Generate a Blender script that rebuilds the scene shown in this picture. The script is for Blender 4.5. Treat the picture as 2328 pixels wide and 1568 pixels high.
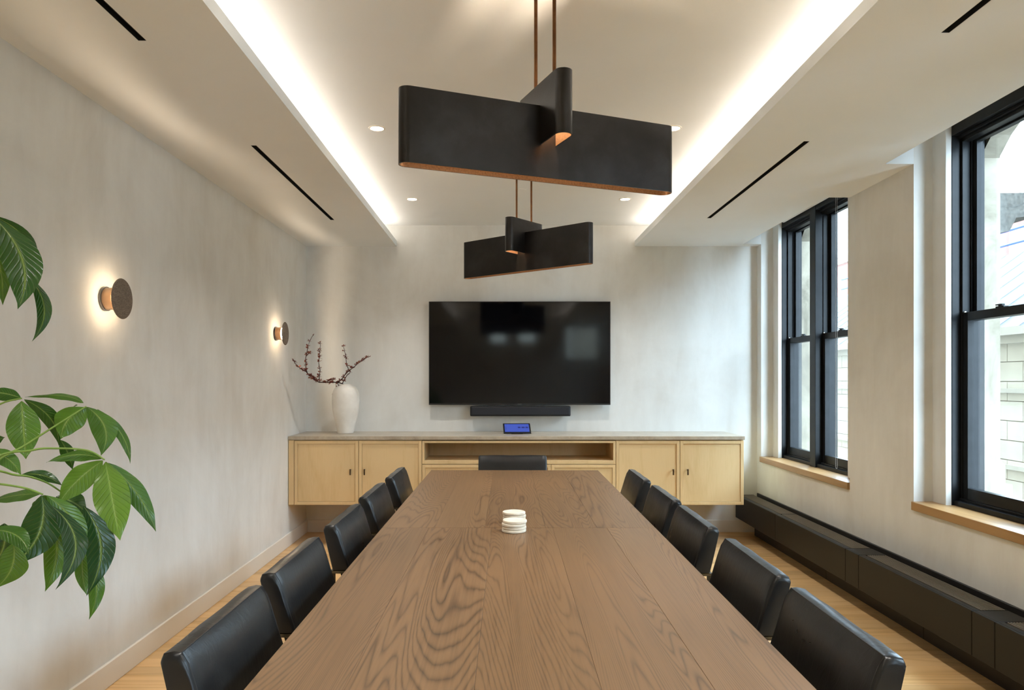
import bpy, bmesh, math, random
from mathutils import Vector, Matrix, noise as mnoise
random.seed(7)
for o in list(bpy.data.objects): bpy.data.objects.remove(o)
SC = bpy.context.scene
COL = SC.collection
PI = math.pi

# ------------------------------------------------------------------ camera
cd = bpy.data.cameras.new('camera'); cam = bpy.data.objects.new('camera', cd); COL.objects.link(cam)
cd.sensor_width = 36.0; cd.lens = 36.0 * 1650 / 2328
cd.shift_x = 22 / 2328; cd.shift_y = 80 / 2328
cd.clip_start = 0.05; cd.clip_end = 300
cam.location = (0, 0, 1.40); cam.rotation_euler = (PI / 2, 0, 0)
SC.camera = cam
# ------------------------------------------------------------------ light
SC.view_settings.view_transform = 'Standard'
SC.view_settings.look = 'None'
SC.view_settings.gamma = 1.0
SC.view_settings.use_curve_mapping = False
SC.view_settings.exposure = 1.48
SKY = 10.5
LED_COVE = 6.0
DOWN_W = 25.0
SCONCE = 420.0
PEND = 9.0
WARM = (1.0, 0.87, 0.73)
w = bpy.data.worlds.new('overcast_sky'); SC.world = w; w.use_nodes = True
bg = w.node_tree.nodes['Background']; bg.inputs[0].default_value = (0.66, 0.84, 1.0, 1); bg.inputs[1].default_value = SKY
try:
    SC.cycles.max_bounces = 10; SC.cycles.diffuse_bounces = 6; SC.cycles.transparent_max_bounces = 12
    SC.cycles.sample_clamp_indirect = 6.0; SC.cycles.caustics_reflective = False; SC.cycles.caustics_refractive = False
except Exception: pass

# ------------------------------------------------------------------ helpers
def link(o, parent=None):
    COL.objects.link(o)
    if parent is not None: o.parent = parent
    return o
def tag(o, label, cat, group=None):
    o['label'] = label; o['category'] = cat
    if group: o['group'] = group
    return o
def empty(name, loc=(0, 0, 0), rz=0.0):
    o = bpy.data.objects.new(name, None); o.location = loc; o.rotation_euler = (0, 0, rz); o.empty_display_size = .05
    return link(o)
def thing(name, label, cat, loc=(0, 0, 0), rz=0.0, group=None):
    return tag(empty(name, loc, rz), label, cat, group)
def obj(name, bm, mat, parent=None, smooth=False, loc=None, rz=None):
    me = bpy.data.meshes.new(name)
    bmesh.ops.recalc_face_normals(bm, faces=bm.faces[:])
    if smooth:
        for f in bm.faces: f.smooth = True
    bm.to_mesh(me); bm.free()
    for m in (mat if isinstance(mat, (list, tuple)) else [mat]): me.materials.append(m)
    if smooth: 
        try: me.set_sharp_from_angle(angle=math.radians(35))
        except Exception: pass
    o = bpy.data.objects.new(name, me); link(o, parent)
    if loc is not None: o.location = loc
    if rz is not None: o.rotation_euler = (0, 0, rz)
    return o
def struct(name, bm, mat, parent=None, smooth=False):
    o = obj(name, bm, mat, parent, smooth)
    if parent is None: o['kind'] = 'structure'
    return o
def copy_tree(o, parent=None):
    c = o.copy(); link(c, parent)
    for ch in list(o.children): copy_tree(ch, c)
    return c
def box(bm, x0, x1, y0, y1, z0, z1, bev=0.0, seg=2, mi=0, M=None):
    vs = [bm.verts.new((x, y, z)) for x in (x0, x1) for y in (y0, y1) for z in (z0, z1)]
    if M is not None:
        for v in vs: v.co = M @ v.co
    fs = [bm.faces.new([vs[i] for i in q]) for q in ((0, 1, 3, 2), (4, 6, 7, 5), (0, 4, 5, 1), (2, 3, 7, 6), (0, 2, 6, 4), (1, 5, 7, 3))]
    for f in fs: f.material_index = mi
    if bev > 0:
        es = list({e for f in fs for e in f.edges})
        bmesh.ops.bevel(bm, geom=es, offset=bev, segments=seg, profile=0.5, affect='EDGES', clamp_overlap=True)
    return bm
def B(*a, **k): return box(bmesh.new(), *a, **k)
def tube(bm, pts, r, n=8, cap=True):
    pts = [Vector(p) for p in pts]
    rs = r if isinstance(r, (list, tuple)) else [r] * len(pts)
    rings = []
    for i, p in enumerate(pts):
        t = (pts[min(i + 1, len(pts) - 1)] - pts[max(i - 1, 0)]).normalized()
        a = Vector((0, 0, 1)) if abs(t.z) < .9 else Vector((1, 0, 0))
        u = t.cross(a).normalized(); v = t.cross(u).normalized()
        rings.append([bm.verts.new(p + (u * math.cos(2 * PI * k / n) + v * math.sin(2 * PI * k / n)) * rs[i]) for k in range(n)])
    for i in range(len(rings) - 1):
        for k in range(n):
            bm.faces.new((rings[i][k], rings[i][(k + 1) % n], rings[i + 1][(k + 1) % n], rings[i + 1][k]))
    if cap:
        bm.faces.new(rings[0][::-1]); bm.faces.new(rings[-1])
    return bm
def lathe(bm, prof, n=32, M=None, cap=True):
    """revolve (r, z) profile round local z"""
    rings = []
    for r, z in prof:
        ring = []
        for k in range(n):
            c = Vector((r * math.cos(2 * PI * k / n), r * math.sin(2 * PI * k / n), z))
            ring.append(bm.verts.new(M @ c if M is not None else c))
        rings.append(ring)
    for i in range(len(rings) - 1):
        for k in range(n):
            bm.faces.new((rings[i][k], rings[i][(k + 1) % n], rings[i + 1][(k + 1) % n], rings[i + 1][k]))
    if cap:
        bm.faces.new(rings[0][::-1]); bm.faces.new(rings[-1])
    return bm
def prism(bm, poly, axis, a, b, mi=0):
    """extrude a 2D polygon along axis ('x','y','z') from a to b; poly is in the two other axes in order"""
    def P(p, t):
        return {'x': (t, p[0], p[1]), 'y': (p[0], t, p[1]), 'z': (p[0], p[1], t)}[axis]
    A = [bm.verts.new(P(p, a)) for p in poly]; Bv = [bm.verts.new(P(p, b)) for p in poly]
    n = len(poly); fs = [bm.faces.new(A[::-1]), bm.faces.new(Bv)]
    for i in range(n): fs.append(bm.faces.new((A[i], A[(i + 1) % n], Bv[(i + 1) % n], Bv[i])))
    for f in fs: f.material_index = mi
    return fs
def at(px, py, Y):      # a spot seen at (px, py) in the photograph that stands Y metres from the camera
    return Vector(((px - 1142) / 1650 * Y, Y, 1.40 - (py - 864) / 1650 * Y))

# ------------------------------------------------------------------ materials
class N:
    def __init__(s, name, rough=.5, metal=0.0, spec=.5):
        s.m = bpy.data.materials.new(name); s.m.use_nodes = True
        s.t = s.m.node_tree; s.b = s.t.nodes['Principled BSDF']
        s.b.inputs['Roughness'].default_value = rough; s.b.inputs['Metallic'].default_value = metal
        s.b.inputs['Specular IOR Level'].default_value = spec
    def n(s, typ, **kw):
        nd = s.t.nodes.new(typ)
        for k, v in kw.items():
            if k in nd.inputs: nd.inputs[k].default_value = v
            else: setattr(nd, k, v)
        return nd
    def l(s, a, b): s.t.links.new(a, b)
    def coord(s, scale=(1, 1, 1), which='Object', rnd=0.0):
        tc = s.n('ShaderNodeTexCoord'); mp = s.n('ShaderNodeMapping'); mp.inputs['Scale'].default_value = scale
        s.l(tc.outputs[which], mp.inputs['Vector'])
        if rnd:
            oi = s.n('ShaderNodeObjectInfo'); mu = s.n('ShaderNodeMath', operation='MULTIPLY'); mu.inputs[1].default_value = rnd
            s.l(oi.outputs['Random'], mu.inputs[0])
            cb = s.n('ShaderNodeCombineXYZ'); s.l(mu.outputs[0], cb.inputs[0]); s.l(mu.outputs[0], cb.inputs[1]); s.l(mu.outputs[0], cb.inputs[2])
            s.l(cb.outputs[0], mp.inputs['Location'])
        return mp.outputs[0]
    def noise(s, vec, scale, detail=3, rough=.5, dist=0.0):
        nd = s.n('ShaderNodeTexNoise', Scale=scale, Detail=detail, Roughness=rough, Distortion=dist); s.l(vec, nd.inputs['Vector']); return nd.outputs[0]
    def ramp(s, fac, stops):
        nd = s.n('ShaderNodeValToRGB'); cr = nd.color_ramp
        while len(cr.elements) < len(stops): cr.elements.new(.5)
        for e, (p, c) in zip(cr.elements, stops):
            e.position = p; e.color = (*c, 1) if len(c) == 3 else c
        s.l(fac, nd.inputs[0]); return nd.outputs[0]
    def math(s, op, a, b=None, clamp=False):
        nd = s.n('ShaderNodeMath', operation=op); nd.use_clamp = clamp
        for i, v in enumerate((a, b)):
            if v is None: continue
            if isinstance(v, (int, float)): nd.inputs[i].default_value = v
            else: s.l(v, nd.inputs[i])
        return nd.outputs[0]
    def mix(s, fac, a, b, mode='MIX'):
        nd = s.n('ShaderNodeMix', data_type='RGBA', blend_type=mode)
        for i, v in ((0, fac), (6, a), (7, b)):
            if isinstance(v, (int, float)): nd.inputs[i].default_value = v
            elif isinstance(v, tuple): nd.inputs[i].default_value = (*v, 1)
            else: s.l(v, nd.inputs[i])
        return nd.outputs[2]
    def color(s, c):
        if isinstance(c, tuple): s.b.inputs['Base Color'].default_value = (*c, 1)
        else: s.l(c, s.b.inputs['Base Color'])
    def bump(s, h, strength=.2, dist=.01):
        nd = s.n('ShaderNodeBump', Strength=strength, Distance=dist); s.l(h, nd.inputs['Height']); s.l(nd.outputs[0], s.b.inputs['Normal'])
def L(r, g, b):       # sRGB 0-255 to linear
    f = lambda v: (v / 255 / 12.92) if v / 255 <= .04045 else ((v / 255 + .055) / 1.055) ** 2.4
    return (f(r), f(g), f(b))
def plain(name, c, rough=.5, metal=0.0, spec=.5, nz=0.06, scale=40):
    q = N(name, rough, metal, spec); v = q.coord(); f = q.noise(v, scale, 3)
    q.color(q.ramp(f, [(.3, tuple(x * (1 - nz) for x in c)), (.7, tuple(min(1, x * (1 + nz)) for x in c))])); return q.m
def emit(name, c, strength, base=(.8, .8, .8)):
    q = N(name, .5); q.color(base); q.b.inputs['Emission Color'].default_value = (*c, 1); q.b.inputs['Emission Strength'].default_value = strength
    return q.m

def plaster():
    q = N('limewash_plaster', .82, 0, .25)
    v = q.coord((1, 1, 1)); a = q.noise(v, 1.3, 6, .62, .6); v2 = q.coord((3.2, 3.2, .9)); b = q.noise(v2, 2.0, 5, .6, .3)
    s = q.math('ADD', q.math('MULTIPLY', a, .6), q.math('MULTIPLY', b, .4))
    q.color(q.ramp(s, [(.32, L(208, 205, 199)), (.5, L(219, 218, 214)), (.68, L(228, 228, 225))]))
    q.bump(q.noise(q.coord((1, 1, .6)), 9, 5, .6), .05, .02)
    return q.m
M_PL = plaster()
M_CEIL = plain('ceiling_paint', L(233, 236, 238), .9, 0, .2, .01, 3)
M_TRIM = plain('white_trim_paint', L(226, 221, 212), .55, 0, .4, .01, 5)
def wood(name, c0, c1, c2, axis='y', freq=20, sx=2.0, sy=.35, rough=.45, pore=.35, rnd=37.0, spec=.45, tone=.1, bump=.12, dist=.4, ringw=.5, det=2.0):
    """axis = grain direction in object space"""
    q = N(name, rough, 0, spec)
    sc = {'x': (sy, sx, sx), 'y': (sx, sy, sx), 'z': (sx, sx, sy)}[axis]
    v = q.coord(sc, 'Object', rnd)
    a = q.noise(v, 1.0, det, .42, dist)
    jit = q.noise(q.coord(tuple(x * 9 for x in sc), 'Object', rnd), 1.0, 2, .5)
    a = q.math('ADD', a, q.math('MULTIPLY', jit, .010))
    r = q.math('FRACT', q.math('MULTIPLY', a, freq))
    r = q.math('ABSOLUTE', q.math('SUBTRACT', q.math('MULTIPLY', r, 2.0), 1.0))
    r = q.math('POWER', r, 2.8)
    fade = q.noise(q.coord(tuple(x * 2.3 for x in sc), 'Object', rnd * .7), 1.0, 2, .5)
    r = q.math('MULTIPLY', r, q.math('ADD', q.math('MULTIPLY', fade, 1.0), .45))
    k = 26
    sf = {'x': (sy * 8, sx * k, sx * k), 'y': (sx * k, sy * 8, sx * k), 'z': (sx * k, sx * k, sy * 8)}[axis]
    p = q.noise(q.coord(sf, 'Object', rnd), 2.2, 3, .6)
    big = q.noise(q.coord(tuple(x * .6 for x in sc), 'Object', rnd * 1.7), 1.5, 3, .5)
    f = q.math('ADD', q.math('MULTIPLY', r, ringw), q.math('MULTIPLY', q.math('SUBTRACT', p, .5), pore * 2.2))
    f = q.math('ADD', f, q.math('MULTIPLY', q.math('SUBTRACT', big, .5), .6), True)
    c = q.ramp(f, [(0.0, c2), (.4, c1), (1.0, c0)])
    oi = q.n('ShaderNodeObjectInfo')
    mult = q.math('ADD', q.math('MULTIPLY', oi.outputs['Random'], tone * 2), 1 - tone)
    hs = q.n('ShaderNodeHueSaturation'); q.l(c, hs.inputs['Color']); q.l(mult, hs.inputs['Value'])
    q.color(hs.outputs[0])
    q.bump(f, -bump, .002)
    return q.m
M_TABLE = wood('smoked_oak', L(64, 46, 30), L(104, 77, 51), L(122, 92, 62), 'y', 170, 1.9, .14, .40, .46, 37, .38, .06, .2, .3, .68, 3.0)
M_FLOOR = wood('pale_oak_floor', L(168, 126, 76), L(204, 163, 108), L(220, 182, 130), 'x', 9, 4.0, .35, .33, .2, 61, .5, .10, .04)
M_CAB = wood('natural_oak_veneer', L(178, 146, 98), L(206, 175, 126), L(216, 187, 140), 'z', 7, 2.6, .5, .5, .34, 23, .35, .03, .04, .3, .22)
M_SILL = wood('honey_oak_sill', L(118, 86, 50), L(148, 112, 70), L(166, 130, 86), 'y', 8, 6, .4, .35, .3, 13, .5, .03, .04)
def stone_top():
    q = N('fossil_limestone', .28, 0, .5); v = q.coord()
    a = q.noise(v, 7, 6, .65, .4); b = q.noise(v, 120, 3, .7)
    c = q.ramp(a, [(.3, L(150, 136, 118)), (.55, L(176, 163, 144)), (.75, L(190, 179, 162))])
    c2 = q.mix(q.math('GREATER_THAN', b, .66), c, L(208, 200, 186)); q.color(c2); q.bump(b, .05, .002); return q.m
M_STONE = stone_top()
def leather():
    q = N('black_leather', .32, 0, .40); v = q.coord((1, 1, 1), 'Object', 9)
    a = q.noise(v, 5, 4, .6, .6); b = q.noise(v, 260, 2, .6); w_ = q.noise(q.coord((1, 2.2, 1), 'Object', 9), 11, 4, .65, 1.2)
    q.color(q.ramp(a, [(.35, (.006, .006, .007)), (.7, (.014, .0135, .013))]))
    q.l(q.ramp(a, [(.3, (.26,) * 3), (.7, (.40,) * 3)]), q.b.inputs['Roughness'])
    q.bump(q.math('ADD', q.math('MULTIPLY', b, .12), w_), .16, .006); return q.m
M_LEATH = leather()
M_THREAD = plain('black_thread', (.02, .019, .018), .6)
M_NICKEL = plain('dark_nickel', (.10, .095, .085), .22, 1.0, .5, .1, 20)
M_BLACKF = N('black_window_paint', .38, 0, .16); M_BLACKF.color(M_BLACKF.ramp(M_BLACKF.noise(M_BLACKF.coord(), 14, 3), [(.3, (.008, .009, .010)), (.7, (.013, .014, .016))])); M_BLACKF = M_BLACKF.m
M_RAD = plain('dark_bronze_enamel', L(22, 19, 15), .48, .0, .22, .08, 6)
M_GRB = plain('grille_metal_sheen', L(122, 112, 98), .4, .4, .5, .05, 20)  # bars coloured paler than the cover to carry their reflected light
M_RADK = plain('radiator_kick_black', (.012, .010, .009), .5)
M_DARK = plain('duct_black', (.006, .006, .005), .7)
M_BRONZE = plain('aged_bronze_pull', L(96, 78, 58), .35, .9, .5, .15, 60)
def patina():
    q = N('blackened_bronze', .30, .55, .5); v = q.coord()
    a = q.noise(v, 7, 5, .6, .3); b = q.noise(v, 170, 3, .6)
    q.color(q.ramp(a, [(.3, (.012, .010, .008)), (.5, (.018, .015, .013)), (.72, (.030, .028, .027))]))
    q.l(q.ramp(a, [(.3, (.28,) * 3), (.72, (.36,) * 3)]), q.b.inputs['Roughness'])
    q.bump(b, .10, .003); return q.m
M_PAT = patina()
M_COPPER = plain('copper_lining', L(152, 116, 82), .45, .5, .5, .22, 160)
M_ROD = plain('brass_rod_aged', L(98, 66, 40), .35, .9, .5, .25, 30)
M_LEDW = emit('warm_led', WARM, LED_COVE)
M_DOWN = emit('downlight_lens', (1.0, .86, .66), 9.0)
M_SCL = emit('sconce_led', (1.0, .78, .54), SCONCE)
M_PEN = emit('pendant_led', (1.0, .80, .58), PEND)
M_PEN2 = emit('pendant_led_short', (1.0, .80, .58), PEND * 14)
M_TAN = plain('tan_painted_metal', L(112, 86, 60), .45, .1, .5, .05, 30)
def speck():
    q = N('speckled_taupe_disc', .7); b = q.noise(q.coord(), 330, 2, .6)
    q.color(q.ramp(b, [(.35, L(80, 66, 54)), (.5, L(112, 98, 84)), (.68, L(142, 128, 112))])); q.bump(b, .2, .001); return q.m
M_SPECK = speck()
M_WHITE = plain('white_reflector', (.8, .78, .74), .6)
def screen():
    q = N('tv_glass', .07, 0, .35); q.color((.002, .002, .003)); q.b.inputs['Coat Weight'].default_value = .0; q.b.inputs['Coat Roughness'].default_value = .05
    q.bump(q.noise(q.coord(), 2.5, 1), .01, .01); return q.m
M_SCREEN = screen()
M_BEZ = plain('black_plastic', (.008, .008, .009), .35)
M_SBAR = plain('charcoal_grille_cloth', (.022, .022, .026), .75, 0, .3, .3, 700)
def ceramic():
    q = N('chalky_white_ceramic', .65, 0, .4); v = q.coord(); a = q.noise(v, 9, 5, .6); r = q.noise(q.coord((1, 1, 14)), 3, 3, .5)
    q.color(q.ramp(a, [(.3, L(226, 220, 211)), (.7, L(240, 236, 229))])); q.bump(q.math('ADD', a, r), .12, .006); return q.m
M_CER = ceramic()
M_BARK = plain('dark_twig_bark', L(62, 36, 28), .7, 0, .3, .3, 80)
def petals():
    q = N('rust_red_bud', .6); a = q.noise(q.coord(), 60, 2)
    q.color(q.ramp(a, [(.35, L(84, 34, 28)), (.5, L(130, 58, 46)), (.66, L(150, 96, 70))])); return q.m
M_PETAL = petals()
def coaster():
    q = N('travertine_coaster', .55); v = q.coord((1, 1, 3), 'Object', 5); a = q.noise(v, 30, 5, .65)
    q.color(q.ramp(a, [(.3, L(214, 200, 178)), (.6, L(232, 222, 204)), (.8, L(240, 233, 220))])); q.bump(a, .1, .001); return q.m
M_COAST = coaster()
def leafmat():
    q = N('money_tree_leaf', .24, 0, .55)
    uv = q.n('ShaderNodeUVMap'); sp = q.n('ShaderNodeSeparateXYZ'); q.l(uv.outputs[0], sp.inputs[0])
    u = q.math('ABSOLUTE', q.math('SUBTRACT', q.math('MULTIPLY', sp.outputs[0], 2.0), 1.0))
    # side veins curve forward from the midrib
    vv = q.math('SUBTRACT', q.math('MULTIPLY', sp.outputs[1], 13.0), q.math('MULTIPLY', u, 2.6))
    fr = q.math('ABSOLUTE', q.math('SUBTRACT', q.math('MULTIPLY', q.math('FRACT', vv), 2.0), 1.0))
    side = q.math('POWER', fr, 9.0); rib = q.math('POWER', q.math('SUBTRACT', 1.0, u, True), 22.0)
    oi = q.n('ShaderNodeObjectInfo')
    sc_ = q.n('ShaderNodeSeparateColor'); q.l(oi.outputs['Color'], sc_.inputs[0])
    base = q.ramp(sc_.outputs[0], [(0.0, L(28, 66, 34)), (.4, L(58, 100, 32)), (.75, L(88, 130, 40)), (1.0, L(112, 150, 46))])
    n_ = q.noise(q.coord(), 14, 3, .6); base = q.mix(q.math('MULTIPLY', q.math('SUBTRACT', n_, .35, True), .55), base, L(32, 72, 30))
    c = q.mix(q.math('MULTIPLY', side, .22), base, L(136, 166, 84)); c = q.mix(q.math('MULTIPLY', rib, .8), c, L(160, 186, 100))
    q.color(c)
    q.bump(q.math('SUBTRACT', q.math('MULTIPLY', side, -1.0), q.math('MULTIPLY', rib, .8)), .5, .004)
    # light also shines through the blade
    tr = q.n('ShaderNodeBsdfTranslucent'); q.l(q.mix(1.0, c, (.9, 1.0, .35), 'MULTIPLY'), tr.inputs['Color'])
    mx = q.n('ShaderNodeMixShader'); mx.inputs[0].default_value = .28
    q.l(q.b.outputs[0], mx.inputs[1]); q.l(tr.outputs[0], mx.inputs[2]); q.l(mx.outputs[0], q.t.nodes['Material Output'].inputs[0])
    return q.m
M_LEAF = leafmat()
M_STEM = plain('green_petiole', L(116, 146, 62), .5, 0, .4, .12, 40)
M_TRUNK = plain('braided_trunk_bark', L(104, 86, 62), .8, 0, .3, .25, 40)
M_POT = plain('pale_planter', L(205, 200, 192), .6, 0, .4, .04, 20)
M_SOIL = plain('potting_soil', L(52, 40, 30), .95, 0, .2, .4, 90)
def glass():
    q = N('window_glass', .0); gl = q.n('ShaderNodeBsdfGlossy', Roughness=.02); tr = q.n('ShaderNodeBsdfTransparent'); tr.inputs[0].default_value = (.93, .96, .97, 1)
    lw = q.n('ShaderNodeLayerWeight', Blend=.5); mx = q.n('ShaderNodeMixShader')
    fr = q.math('ADD', q.math('MULTIPLY', q.math('POWER', lw.outputs['Facing'], 5.0), .9), .035)
    q.l(fr, mx.inputs[0]); q.l(tr.outputs[0], mx.inputs[1]); q.l(gl.outputs[0], mx.inputs[2]); q.l(mx.outputs[0], q.t.nodes['Material Output'].inputs[0])
    return q.m
M_GLASS = glass()
def extstone():
    q = N('weathered_limestone', .9, 0, .2); a = q.noise(q.coord((1, 1, .5)), 4, 6, .68, .5)
    q.color(q.ramp(a, [(.3, L(84, 77, 66)), (.5, L(124, 116, 102)), (.7, L(148, 139, 124))])); q.bump(a, .3, .01); return q.m
M_EXT = extstone()
M_DKSTONE = plain('dark_grey_stone', L(74, 72, 68), .95, 0, .2, .3, 60)  # corbel stone, darker than the piers
M_FAC = plain('cream_facade_stone', L(180, 173, 160), .9, 0, .2, .05, 2)
M_FAC2 = plain('cream_facade_band', L(164, 158, 147), .9, 0, .2, .05, 2)
M_ROOF = plain('grey_metal_roof', L(70, 74, 80), .7, .1, .3, .05, 2)
M_PINK = plain('pink_brick', L(150, 104, 96), .9, 0, .2, .08, 3)
M_BLUE = plain('blue_scaffold_paint', L(60, 96, 160), .5)
M_GRND = plain('street_grey', L(150, 148, 144), .9)
M_WINF = plain('far_window_dark', L(90, 98, 106), .2)
M_TBLUE = emit('tablet_screen_blue', L(52, 76, 170), .42, (.01, .01, .02))
M_TDARK = emit('tablet_icon_blue', L(18, 28, 110), .35, (.01, .01, .02))

# ------------------------------------------------------------------ room shell
XL, XR, YB, YR = -1.808, 2.35, 6.70, -2.90       # left wall, right wall face, far wall, rear wall
ZS, ZL, ZC = 2.635, 2.687, 2.83                  # soffit, lip top, ceiling
SLX, SRX = -0.975, 1.223                         # inner edges of the two soffits
WIN = [(4.909, 6.590), (2.465, 4.146), (0.021, 1.702), (-2.423, -0.742)]   # window recesses

# floor: boards laid across the room
fl = struct('floor', B(XL - .2, XR + .4, YR - .2, YB + .2, -.12, -.02), M_DARK)
bw = .105; y = YB; r_ = 0
while y > YR:
    x = XL - random.uniform(0, 1.4)
    while x < XR:
        ln = random.uniform(1.3, 2.6); x0, x1 = max(x, XL), min(x + ln, XR)
        if x1 - x0 > .02:
            obj('plank', B(x0 + .0006, x1 - .0006, y - bw + .0006, y - .0006, -.02, 0, .0008, 1), M_FLOOR, fl)
        x += ln
    y -= bw

struct('wall_left', B(XL - .15, XL, YR - .15, YB + .15, -.02, 3.0), M_PL)
struct('wall_back', B(XL - .15, 2.75, YB, YB + .15, -.02, 3.0), M_PL)
RW = [(-.30, .12, 2.22, 2.60), (.34, .76, 2.22, 2.60), (1.40, 2.16, 1.85, 2.60)]
bm = bmesh.new(); xe = XL - .15
for x0, x1, z0, z1 in RW:
    box(bm, xe, x0, YR - .15, YR, -.02, 3.0); box(bm, x0, x1, YR - .15, YR, -.02, z0); box(bm, x0, x1, YR - .15, YR, z1, 3.0); xe = x1
box(bm, xe, 2.75, YR - .15, YR, -.02, 3.0)
struct('wall_rear', bm, M_PL)
bm = bmesh.new(); box(bm, XL, XL + .014, YR, YB, 0, .112, .003, 1); struct('baseboard_left', bm, M_TRIM)
bm = bmesh.new(); box(bm, XL + .014, XR, YB - .014, YB, 0, .112, .003, 1); struct('baseboard_back', bm, M_TRIM)

# right wall: low wall under the sills, piers between the windows, stepped reveals
bm = bmesh.new()
for a, b in WIN: box(bm, XR, 2.70, a, b, -.02, .662)
edges = [YB] + [v for a, b in WIN for v in (b, a)] + [YR - .15]
STEP_X, STEP_Y, FR_X = 2.457, .124, 2.489
for i in range(0, len(edges), 2):
    hi, lo = edges[i], edges[i + 1]
    box(bm, XR, 2.66, lo, hi, -.02, 3.0)
for a, b in WIN:
    box(bm, STEP_X, 2.66, b - STEP_Y, b + .01, .662, 3.0, .002, 1)
    box(bm, STEP_X, 2.66, a - .01, b - STEP_Y - 1.302, .662, 3.0, .002, 1)
box(bm, 2.64, 2.70, YR - .15, YB, 2.86, 3.0)
struct('wall_right', bm, M_PL)

# ceiling with two dropped soffits, light coves and blind pockets
ce = struct('ceiling', B(XL - .15, 2.75, YR - .15, YB + .15, ZC, 3.05), M_CEIL)
SLOT_L = [(-1.325, -1.295, .86, 2.643), (-1.325, -1.295, 3.82, 5.60)]
SLOT_R = [(1.560, 1.590, .80, 2.583), (1.560, 1.590, 3.753, 5.537)]
def soffit(xa, xb, slots, cove_in):
    """slab xa..xb with open slots cut out, solid above except over the cove"""
    bm = bmesh.new(); s0, s1 = slots[0][0], slots[0][1]
    box(bm, xa, s0, YR, YB, ZS, ZL); box(bm, s1, xb, YR, YB, ZS, ZL)
    ys = [YR] + [v for s in slots for v in (s[2], s[3])] + [YB]
    for i in range(0, len(ys), 2): box(bm, s0, s1, ys[i], ys[i + 1], ZS, ZL)
    return bm
bm = soffit(XL, SLX, SLOT_L, None); box(bm, XL, SLX - .17, YR, YB, ZL, ZC); obj('soffit', bm, M_CEIL, ce)
bm = soffit(SRX, 2.186, SLOT_R, None); box(bm, SRX + .17, 2.186, YR, YB, ZL, ZC)
for i in range(0, len(edges), 2):
    box(bm, 2.186, XR, max(edges[i + 1], YR), edges[i], ZS, ZC)
box(bm, 2.186, 2.66, YR, YB, 2.86, 2.9)
obj('soffit', bm, M_CEIL, ce)
for name, x0, x1, lab in (('cove_light', SLX - .085, SLX - .060, 'warm glowing light strip hidden in the left ceiling cove'),
                          ('cove_light', SRX + .060, SRX + .085, 'warm glowing light strip hidden in the right ceiling cove')):
    t = thing(name, lab, 'cove light', ((x0 + x1) / 2, 2.0, ZL), 0, 'ceiling cove light strips')
    obj('channel', B(-.018, .018, YR - 1.9, YB - 2.1, 0, .006), M_TRIM, t)
    obj('led_strip', B(-.012, .012, YR - 1.9, YB - 2.1, .006, .012), M_LEDW, t)

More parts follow.
